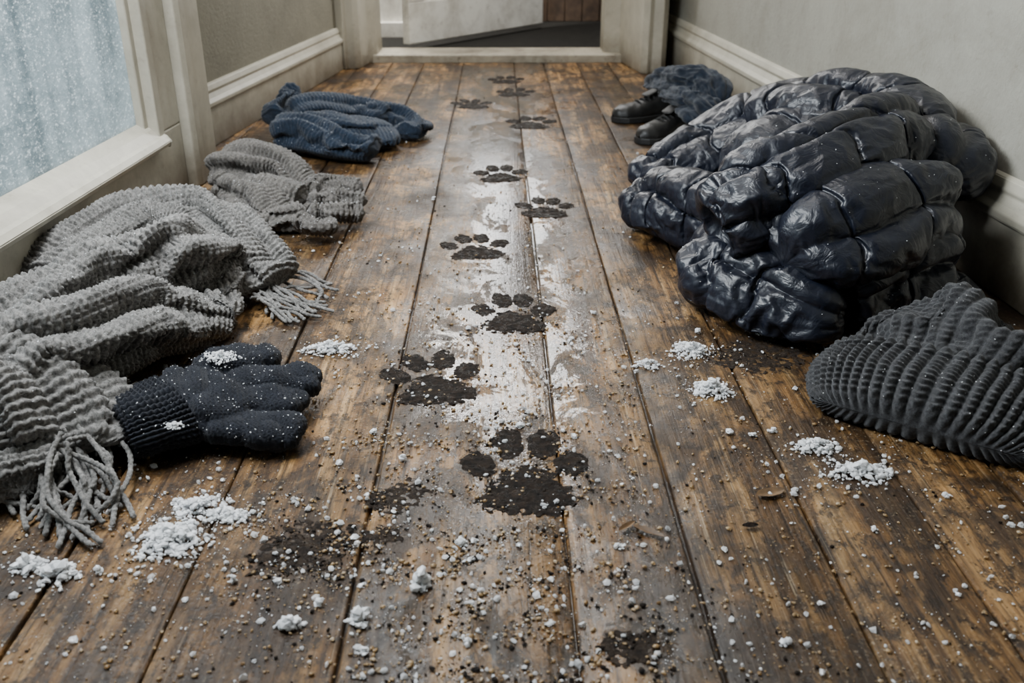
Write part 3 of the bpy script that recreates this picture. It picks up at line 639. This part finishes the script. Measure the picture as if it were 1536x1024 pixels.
jj = puff_group([
 ([(965, 290, .06, .055, .045), (1045, 245, .11, .085, .07), (1140, 200, .175, .105, .082), (1240, 184, .225, .112, .084), (1325, 192, .235, .108, .084), (1378, 228, .22, .10, .08), (1395, 290, .18, .08, .075)], 1, .12, 0),
 ([(1175, 400, .12, .075, .060), (1265, 352, .155, .10, .08), (1348, 314, .172, .095, .084), (1392, 318, .155, .08, .076)], 2, .12, 0),
 ([(1050, 400, .05, .16, .05), (1200, 380, .07, .20, .07), (1330, 390, .07, .17, .07), (1375, 400, .06, .12, .06)], 3, .13, 0),
 ([(1110, 300, .09, .12, .09), (1200, 260, .13, .14, .11), (1290, 248, .15, .13, .115), (1338, 268, .14, .105, .115)], 4, .14, 0),
 ([(1072, 344, .15, .062, .054), (1140, 310, .185, .085, .070), (1230, 260, .23, .09, .076), (1315, 222, .25, .082, .070), (1362, 208, .25, .058, .058)], 5, .11, .04),
 ([(1248, 444, .070, .060, .058), (1290, 414, .088, .082, .072), (1362, 388, .098, .090, .078), (1400, 390, .088, .084, .072)], 6, .11, .05),
 ([(932, 325, .033, .03, .028), (985, 308, .058, .072, .058), (1060, 322, .078, .092, .070), (1140, 345, .088, .088, .070)], 7, .10, 0),
 ([(1018, 430, .038, .045, .038), (1085, 418, .058, .072, .058), (1160, 440, .058, .076, .060), (1225, 468, .048, .065, .050), (1256, 478, .038, .05, .038)], 8, .10, 0),
 ([(1290, 474, .025, .05, .025), (1380, 452, .03, .06, .03), (1435, 430, .03, .05, .03)], 9, .10, 0)])
mk('body', jj[:4], M_nylon, jk)
for q in jj[4:6]: mk('sleeve', q, M_nylon, jk)
mk('hood', jj[6], M_nylon, jk); mk('hem', jj[7:], M_nylon, jk)
shed(jk)
# ------------------------------------------------------------------ shoes and dark cloth at the far right
def shoe(px, py, rot, label):
    q = P(px, py, 0); r = thing('leather_shoe', label, 'shoe', q, 'black leather shoes by the right wall')
    ca, sa = math.cos(rot), math.sin(rot)
    def W(V): V = np.asarray(V, float); return np.stack([V[..., 0]*ca-V[..., 1]*sa+q[0], V[..., 0]*sa+V[..., 1]*ca+q[1], V[..., 2]*.86], -1).reshape(-1, 3)
    Ls = .29; t = np.linspace(0, 1, 50)
    w = np.interp(t, [0, .03, .1, .3, .5, .72, .88, .96, 1], [.008, .022, .034, .037, .038, .048, .042, .026, .004])
    h = np.interp(t, [0, .03, .1, .25, .38, .5, .7, .88, .96, 1], [.05, .07, .085, .088, .080, .066, .050, .044, .034, .012])
    th = np.linspace(0, 2*PI, 40, endpoint=False)
    x = (t-.5)*Ls
    V = np.stack(np.broadcast_arrays(x[:, None], w[:, None]*np.cos(th)[None], np.where(np.sin(th)[None] > 0, .02+h[:, None]*np.abs(np.sin(th)[None])**.8, .02-.004*np.abs(np.sin(th)[None]))), -1)
    V[..., 2] += .004*fbm(V*35+px, 2)*(np.sin(th)[None] > 0)
    up = mk('upper', (W(V), grid_faces(50, 40)), M_leather, r)
    ring = np.concatenate([np.stack([x, w*1.08+.002], -1), np.stack([x[::-1], -w[::-1]*1.08-.002], -1)])
    wr = W(np.c_[ring, ring[:, :1]*0])[:, :2]
    bevel(mk('sole', prism([tuple(a) for a in wr], .001, .020), M_sole, r, smooth=False), .003)
    el = np.linspace(0, 2*PI, 25)[:-1]; pts = np.c_[-.07+.055*np.cos(el), .030*np.sin(el), .106-.006*np.cos(el)]
    pts = np.vstack([pts, pts[:1]])
    mk('collar', tube(W(pts), .007, 60, 10, ends=(0, 0)), M_leather, up)
    dk = np.c_[-.07+.052*np.cos(el), .028*np.sin(el), np.full(24, .103)]
    mk('opening_shade', (W(dk), [tuple(range(24))]), M_sole, up)  # flat dark disc standing in for the shade inside the shoe
    tg = [(-.02, 0, .112), (.0, 0, .102), (.03, 0, .090)]
    mk('tongue', (sweep([list(W([p_])[0])+[.020, .005] for p_ in tg], 20, 16)[0].reshape(-1, 3), grid_faces(20, 16)), M_sole, up)
    for k in range(4):
        xx = -.005+.018*k; zz = float(np.interp(xx/Ls+.5, t, h))+.024
        mk('lace', tube(W([(xx, -.024, zz-.014), (xx+.004, 0, zz), (xx, .024, zz-.014)]), .0032, 16, 8), M_lace, up)
shoe(974, 178, math.radians(205), 'black leather shoe farther from the camera, toe nearest the paw prints')
shoe(1004, 206, math.radians(222), 'black leather shoe nearer the camera, half against the dark blue cloth')
cl = thing('dark_cloth', 'crumpled dark blue cloth heaped behind the black shoes by the baseboard', 'cloth', P(1055, 155, 0))
def clothtube(rows, seed):
    V, s, th, p, f = sweep(ctl(rows), 140, 110)
    V = p[:, None]+(V-p[:, None])*(1+.5*fbm(cyl(s, th, 10, 1.8, seed), 3)+.2*(np.abs(np.sin(2*th[None]+s[:, None]*6+seed))-.6))[:, :, None]; V = V+normals(V)*(.012*fbm(V*16+seed, 3))[:, :, None]
    return clampz(V).reshape(-1, 3), grid_faces(140, 110)
mk('folds', [clothtube([(985, 125, .08, .05, .035), (1020, 124, .12, .06, .05), (1062, 132, .12, .06, .05), (1075, 160, .08, .055, .05)], 1), clothtube([(1030, 158, .095, .045, .04), (1056, 168, .095, .055, .05), (1074, 194, .05, .05, .045)], 2), clothtube([(1010, 135, .04, .08, .04), (1060, 155, .04, .09, .04)], 3), clothtube([(1002, 140, .105, .03, .020), (1026, 148, .115, .042, .030), (1050, 152, .11, .05, .04)], 4)], M_jeans, cl)
# ------------------------------------------------------------------ paw prints (a thin broken film of mud: where it is thinnest the boards show through)
def blob(cx, cy, sx, sy, rot, h, seed, lobes=0.0, rough=.12, nr_=16, ns=90, cover=.45):
    th = np.linspace(0, 2*PI, ns, endpoint=False); rh = np.linspace(0, 1, nr_)
    R = 1+lobes*np.cos(3*(th-PI/2))+rough*(fbm(np.stack([np.cos(th)*1.6+seed, np.sin(th)*1.6, th*0+seed], -1), 2)+.55*fbm(np.stack([np.cos(th)*7+seed, np.sin(th)*7, th*0+seed], -1), 3))
    x = rh[:, None]*R[None]*sx*np.cos(th)[None]; y = rh[:, None]*R[None]*sy*np.sin(th)[None]
    ca, sa = math.cos(rot), math.sin(rot); X_ = cx+x*ca-y*sa; Y_ = cy+x*sa+y*ca
    z = h*((1-rh**4)[:, None]*(cover+.35)-.2+1.15*fbm(np.stack([X_*95+seed, Y_*95, X_*0], -1), 4)*(.50+.8*rh[:, None]**2)); z = np.clip(z, -.0022, .004)
    return np.stack([X_, Y_, z], -1).reshape(-1, 3), grid_faces(nr_, ns)
prints = [(790, 735, .160, 0, 'muddy paw print nearest the camera, largest on the boards'), (652, 585, .148, 10, 'muddy paw print beside the fingertips of the navy glove'),
          (768, 483, .143, 0, 'muddy paw print level with the scarf fringe, third from the camera'), (715, 379, .138, 8, 'muddy paw print fourth from the camera, left of the wet streak'),
          (817, 318, .135, -3, 'muddy paw print fifth from the camera, right of the wet streak'), (752, 266, .140, 4, 'muddy paw print level with the grey knitted bundle, sixth from the camera'),
          (795, 188, .165, -4, 'muddy paw print level with the black shoes'), (708, 159, .145, 6, 'faint paw print level with the navy sweater, left in the trail'),
          (772, 141, .145, 0, 'small far paw print in the middle of the trail, second from the doorway'), (760, 122, .145, 3, 'farthest faint paw print, nearest the doorway')]
for k, (px, py, w, rot, lab) in enumerate(prints):
    q = P(px, py, 0); r = thing('paw_print', lab, 'paw print', q, 'muddy paw prints along the hallway'); r.rotation_euler.z = math.radians(rot); u = w/.165; cv = .38+.05*min(k, 5)-.06*max(0, k-6)
    def put(nm, g):
        V, Fc = g; return mk(nm, (V+np.array(q), Fc), M_mud, r)
    put('heel_pad', blob(0, -.004, .062*u, .054*u, 0, .0028, k*3.3, .15, .24, 30, 150, cv))
    for j, (tx, ty, sx, sy, ro) in enumerate([(-.060, .064, .0245, .033, .35), (-.021, .112, .0218, .040, .08), (.026, .112, .0223, .040, -.08), (.064, .062, .0245, .034, -.35)]):
        put('toe_pad', blob(tx*u+rng.normal()*.0015, ty*u+rng.normal()*.002, sx*u*rng.uniform(.93, 1.07), sy*u*rng.uniform(.9, 1.08), ro+rng.normal()*.08, .0026, k*5.1+j*2.7+1, 0, .22, 18, 90, cv))
for i, (px, py, rr, lab) in enumerate(smears):
    q = P(px, py, 0)
    tag(mk('mud_smear', blob(q[0], q[1], rr, rr*.8, .4, .0026, px*.37, 0, .5, 40, 160, -.20), M_smear, loc=q), lab, 'mud', 'mud smears on the floorboards')
# ------------------------------------------------------------------ snow, slush, grit
def clump(px, py, rx, ry, n, hgt, r0, r1, name, lab, cat='snow', grp=None, z0=0.0, tail=.35):
    q = P(px, py, z0); n = int(n*1.7); a = rng.random(n)*6.28; d = rng.random(n)**.8
    out = rng.random(n) < tail; d = np.where(out, .5+np.abs(rng.normal(size=n))*.75, d)
    wob = 1+.45*pn(np.stack([np.cos(a)*1.8+px, np.sin(a)*1.8+py, a*0], -1))*2
    x = d*wob*np.cos(a)*rx; y = d*wob*np.sin(a)*ry; rad = (r0+(r1-r0)*rng.random(n)**2)*np.clip(1.25-.5*d, .45, 1.3)
    z = rad*.5+hgt*np.clip(1-d, 0, 1)**1.1*rng.random(n); ps = np.stack([x, y, z], -1)+q
    return tag(mk(name, grains(ps, rad, I1, .16), M_snow, loc=q, smooth=False), lab, cat, grp)
clump(258, 812, .036, .034, 420, .020, .0012, .0058, 'snow_heap', 'largest loose heap of snow, below the fringe of the scarf')
clump(300, 762, .036, .022, 190, .014, .0012, .0054, 'snow_heap', 'scattered snow patch just behind the largest snow heap')
clump(345, 775, .024, .016, 110, .008, .0012, .0050, 'snow_heap', 'snow patch right of the fringe, behind the mud smear')
clump(497, 525, .042, .024, 220, .015, .0012, .0050, 'snow_heap', 'snow heap right of the glove fingers, below the scarf fringe')
clump(1035, 527, .032, .026, 190, .018, .0012, .0050, 'snow_heap', 'snow heap on the floor in front of the jacket hem')
clump(1068, 588, .032, .022, 220, .020, .0012, .0052, 'snow_heap', 'bright snow heap between the jacket and the beanie')
clump(1150, 498, .026, .018, 110, .012, .0012, .0046, 'snow_heap', 'small snow patch touching the jacket hem')
clump(1290, 710, .042, .022, 200, .013, .0012, .0054, 'snow_heap', 'snow patch on the floor in front of the beanie brim')
clump(1222, 672, .030, .020, 140, .012, .0012, .0050, 'snow_heap', 'snow patch at the left corner of the beanie brim')
clump(970, 548, .018, .014, 70, .009, .0012, .0044, 'snow_heap', 'little snow patch left of the two heaps by the jacket')
clump(88, 862, .022, .018, 80, .016, .002, .0068, 'snow_heap', 'coarse icy lump nearest the left edge of the photo, right one of a pair')
clump(42, 850, .015, .013, 50, .014, .002, .0064, 'snow_heap', 'coarse icy lump nearest the left edge of the photo, left one of a pair')
clump(632, 875, .010, .009, 44, .014, .002, .0064, 'snow_heap', 'single icy lump in front of the nearest paw print', tail=.1)
clump(538, 932, .010, .012, 38, .014, .002, .0060, 'snow_heap', 'icy lump near the bottom edge beside a floor seam', tail=.1)
clump(435, 940, .016, .009, 34, .010, .002, .0064, 'snow_heap', 'melting icy lump near the bottom left floorboards', tail=.1)
clump(330, 536, .026, .020, 170, .010, .0010, .0032, 'snow_heap', 'snow sitting on top of the navy glove', z0=.066, tail=.1)
clump(262, 640, .012, .010, 50, .006, .0010, .0026, 'snow_heap', 'small snow dab on the cuff of the navy glove', z0=.064, tail=.1)
for (px, py) in [(215, 838), (148, 858), (700, 965), (548, 978), (1160, 648), (1130, 655), (1095, 650), (780, 640), (690, 815), (605, 690), (350, 872), (480, 905), (560, 650), (1310, 795), (1420, 745), (1180, 965), (930, 820), (1045, 500), (890, 470), (650, 300)]:
    clump(px, py, .005, .005, 6, .006, .002, .0046, 'ice_lump', 'small loose lump of white ice lying on the wet boards', 'ice', 'small lumps of ice scattered on the boards', tail=.1)
def scatter(n, blobs, base=.2, ymin=120):
    out = []
    while len(out) < n:
        k = n*4; px = rng.uniform(0, 1536, k); py = rng.uniform(ymin, 1024, k)
        cx = 745+.03*(py-512); w = base+.8*np.exp(-((px-cx)/(70+.17*py))**2)*smoothstep(120, 420, py)
        for (bx, by, rx, ry, a) in blobs: w = w+a*np.exp(-((px-bx)/rx)**2-((py-by)/ry)**2)
        nz = .5+1.6*fbm(np.stack([px/60, py/40, px*0], -1), 3); w = w*np.clip(nz, .05, 2)*(py/700)**.3
        ok = rng.random(k)*1.7 < w
        for a, b in zip(px[ok], py[ok]):
            q = P(a, b, 0)
            if max(XL(q[1]), XW(q[1]))+.06 < q[0] < XR(q[1])-.06: out.append(q)
    return np.array(out[:n])
hot = [(290, 800, 150, 70, 2.2), (480, 820, 160, 90, .7), (650, 640, 160, 110, .8), (1040, 540, 90, 50, .8), (1250, 690, 120, 50, 1.1), (620, 900, 200, 100, .2), (850, 540, 120, 120, .6), (500, 530, 60, 30, 1), (780, 640, 160, 120, .3), (400, 390, 100, 60, .6), (560, 400, 90, 120, .7), (620, 280, 60, 60, .6)]
def rad(n, lo, hi, p=4.5): return lo+(hi-lo)*rng.random(n)**p
p1 = scatter(5000, hot, .28); r1 = rad(5000, .0006, .0044, 5.5); p1[:, 2] = r1*.45
tag(mk('slush_grains', grains(p1, r1, I1, .18), M_ice, smooth=False), 'white grains of slush and ice strewn over the wet floorboards', 'slush', kind='stuff')
p2 = scatter(7500, hot[1:4]+hot[5:], .30); r2 = rad(7500, .0007, .0034); p2[:, 2] = r2*.35
tag(mk('sand_grit', grains(p2, r2, I1, .12, .6), M_grit), 'amber wet grit and droplets strewn over the floorboards', 'grit', kind='stuff')
mb = [(p_[0], p_[1]-10, 70*p_[2]/.165*(p_[1]+141)/880, 40*(p_[1]+141)/880, 1.2) for p_ in prints]+[(455, 828, 100, 55, 2.5), (945, 970, 50, 40, 1.5), (1145, 530, 90, 30, 1.5), (600, 748, 80, 30, 1.2)]
p3 = scatter(4600, mb, .05); r3 = rad(4600, .0006, .0030); p3[:, 2] = r3*.3
tag(mk('mud_crumbs', grains(p3, r3, I1, .25, .5), M_mud), 'dark crumbs of mud around the paw prints and smears', 'mud', kind='stuff')
# debris
def flake(px, py, l, w, rot, mat, name, lab, cat):
    q = P(px, py, 0); t = np.linspace(-1, 1, 14); s_ = np.linspace(-1, 1, 7)
    T_, S_ = np.meshgrid(t, s_, indexing='ij'); wd = (1-T_**2)**.7*(1+.3*fbm(np.stack([T_*3+px, S_, S_*0], -1), 2))
    x = T_*l; y = S_*w*wd; z = .002+.004*(T_**2)*.6+.003*np.abs(S_)*wd; ca, sa = math.cos(rot), math.sin(rot)
    V = np.stack([x*ca-y*sa+q[0], x*sa+y*ca+q[1], z], -1).reshape(-1, 3)
    tag(mk(name, (V, grid_faces(14, 7, False)), mat, loc=q), lab, cat)
flake(1155, 742, .020, .009, .3, M_leaf, 'leaf_fragment', 'brown torn leaf fragment on the board in front of the beanie', 'leaf')
flake(972, 800, .020, .005, -.6, M_leaf, 'wood_splinter', 'pale brown splinter right of the nearest paw print', 'splinter')
flake(940, 793, .014, .004, .7, M_leaf, 'wood_splinter', 'short brown splinter close beside the nearest paw print', 'splinter')
flake(1125, 792, .010, .005, .1, M_mud, 'mud_flake', 'dark mud flake on the board below the leaf fragment', 'mud')
# ------------------------------------------------------------------ light
def area(name, loc, target, sx, sy, e, col=(1, 1, 1)):
    l = bpy.data.lights.new(name, 'AREA'); l.shape = 'RECTANGLE'; l.size = sx; l.size_y = sy; l.energy = e; l.color = col
    o = bpy.data.objects.new(name, l); C.objects.link(o); o.location = loc
    o.rotation_euler = (Vector(target)-Vector(loc)).to_track_quat('-Z', 'Y').to_euler(); return o
area('daylight_window', (-.72, 1.45, 1.25), (.40, 1.6, 0), 1.1, .5, 66, (.91, .96, 1))
area('daylight_outside', (-1.9, 1.4, .9), (-.8, 1.6, .4), 2.0, 1.8, 150, (.92, .97, 1))
area('ceiling_fill', (.03, 3.1, 2.44), (.03, 3.1, 0), .40, 2.2, 24, (1, .975, .94))  # added overhead fill, placed so the floor streak carries on into the foreground
area('streak_light', (-.01, 4.36, 1.45), (-.01, 0, 1.0), .38, 1.9, 18, (.96, .98, 1))  # added unseen strip before the doorway, shaped for the wet floor's bright streak
area('room_light', (-.52, 4.95, 1.9), (-.55, 5.15, .1), .2, .4, 80, (1, .98, .95))
area('door_fill', (.36, 4.80, 1.9), (-.2, 5.0, .2), .3, .3, 30, (1, .98, .95))  # added fill to brighten the ajar door; no fitting hangs here
w = bpy.data.worlds.new('world'); S.world = w; w.use_nodes = True
w.node_tree.nodes['Background'].inputs[0].default_value = (.80, .88, 1, 1); w.node_tree.nodes['Background'].inputs[1].default_value = .04
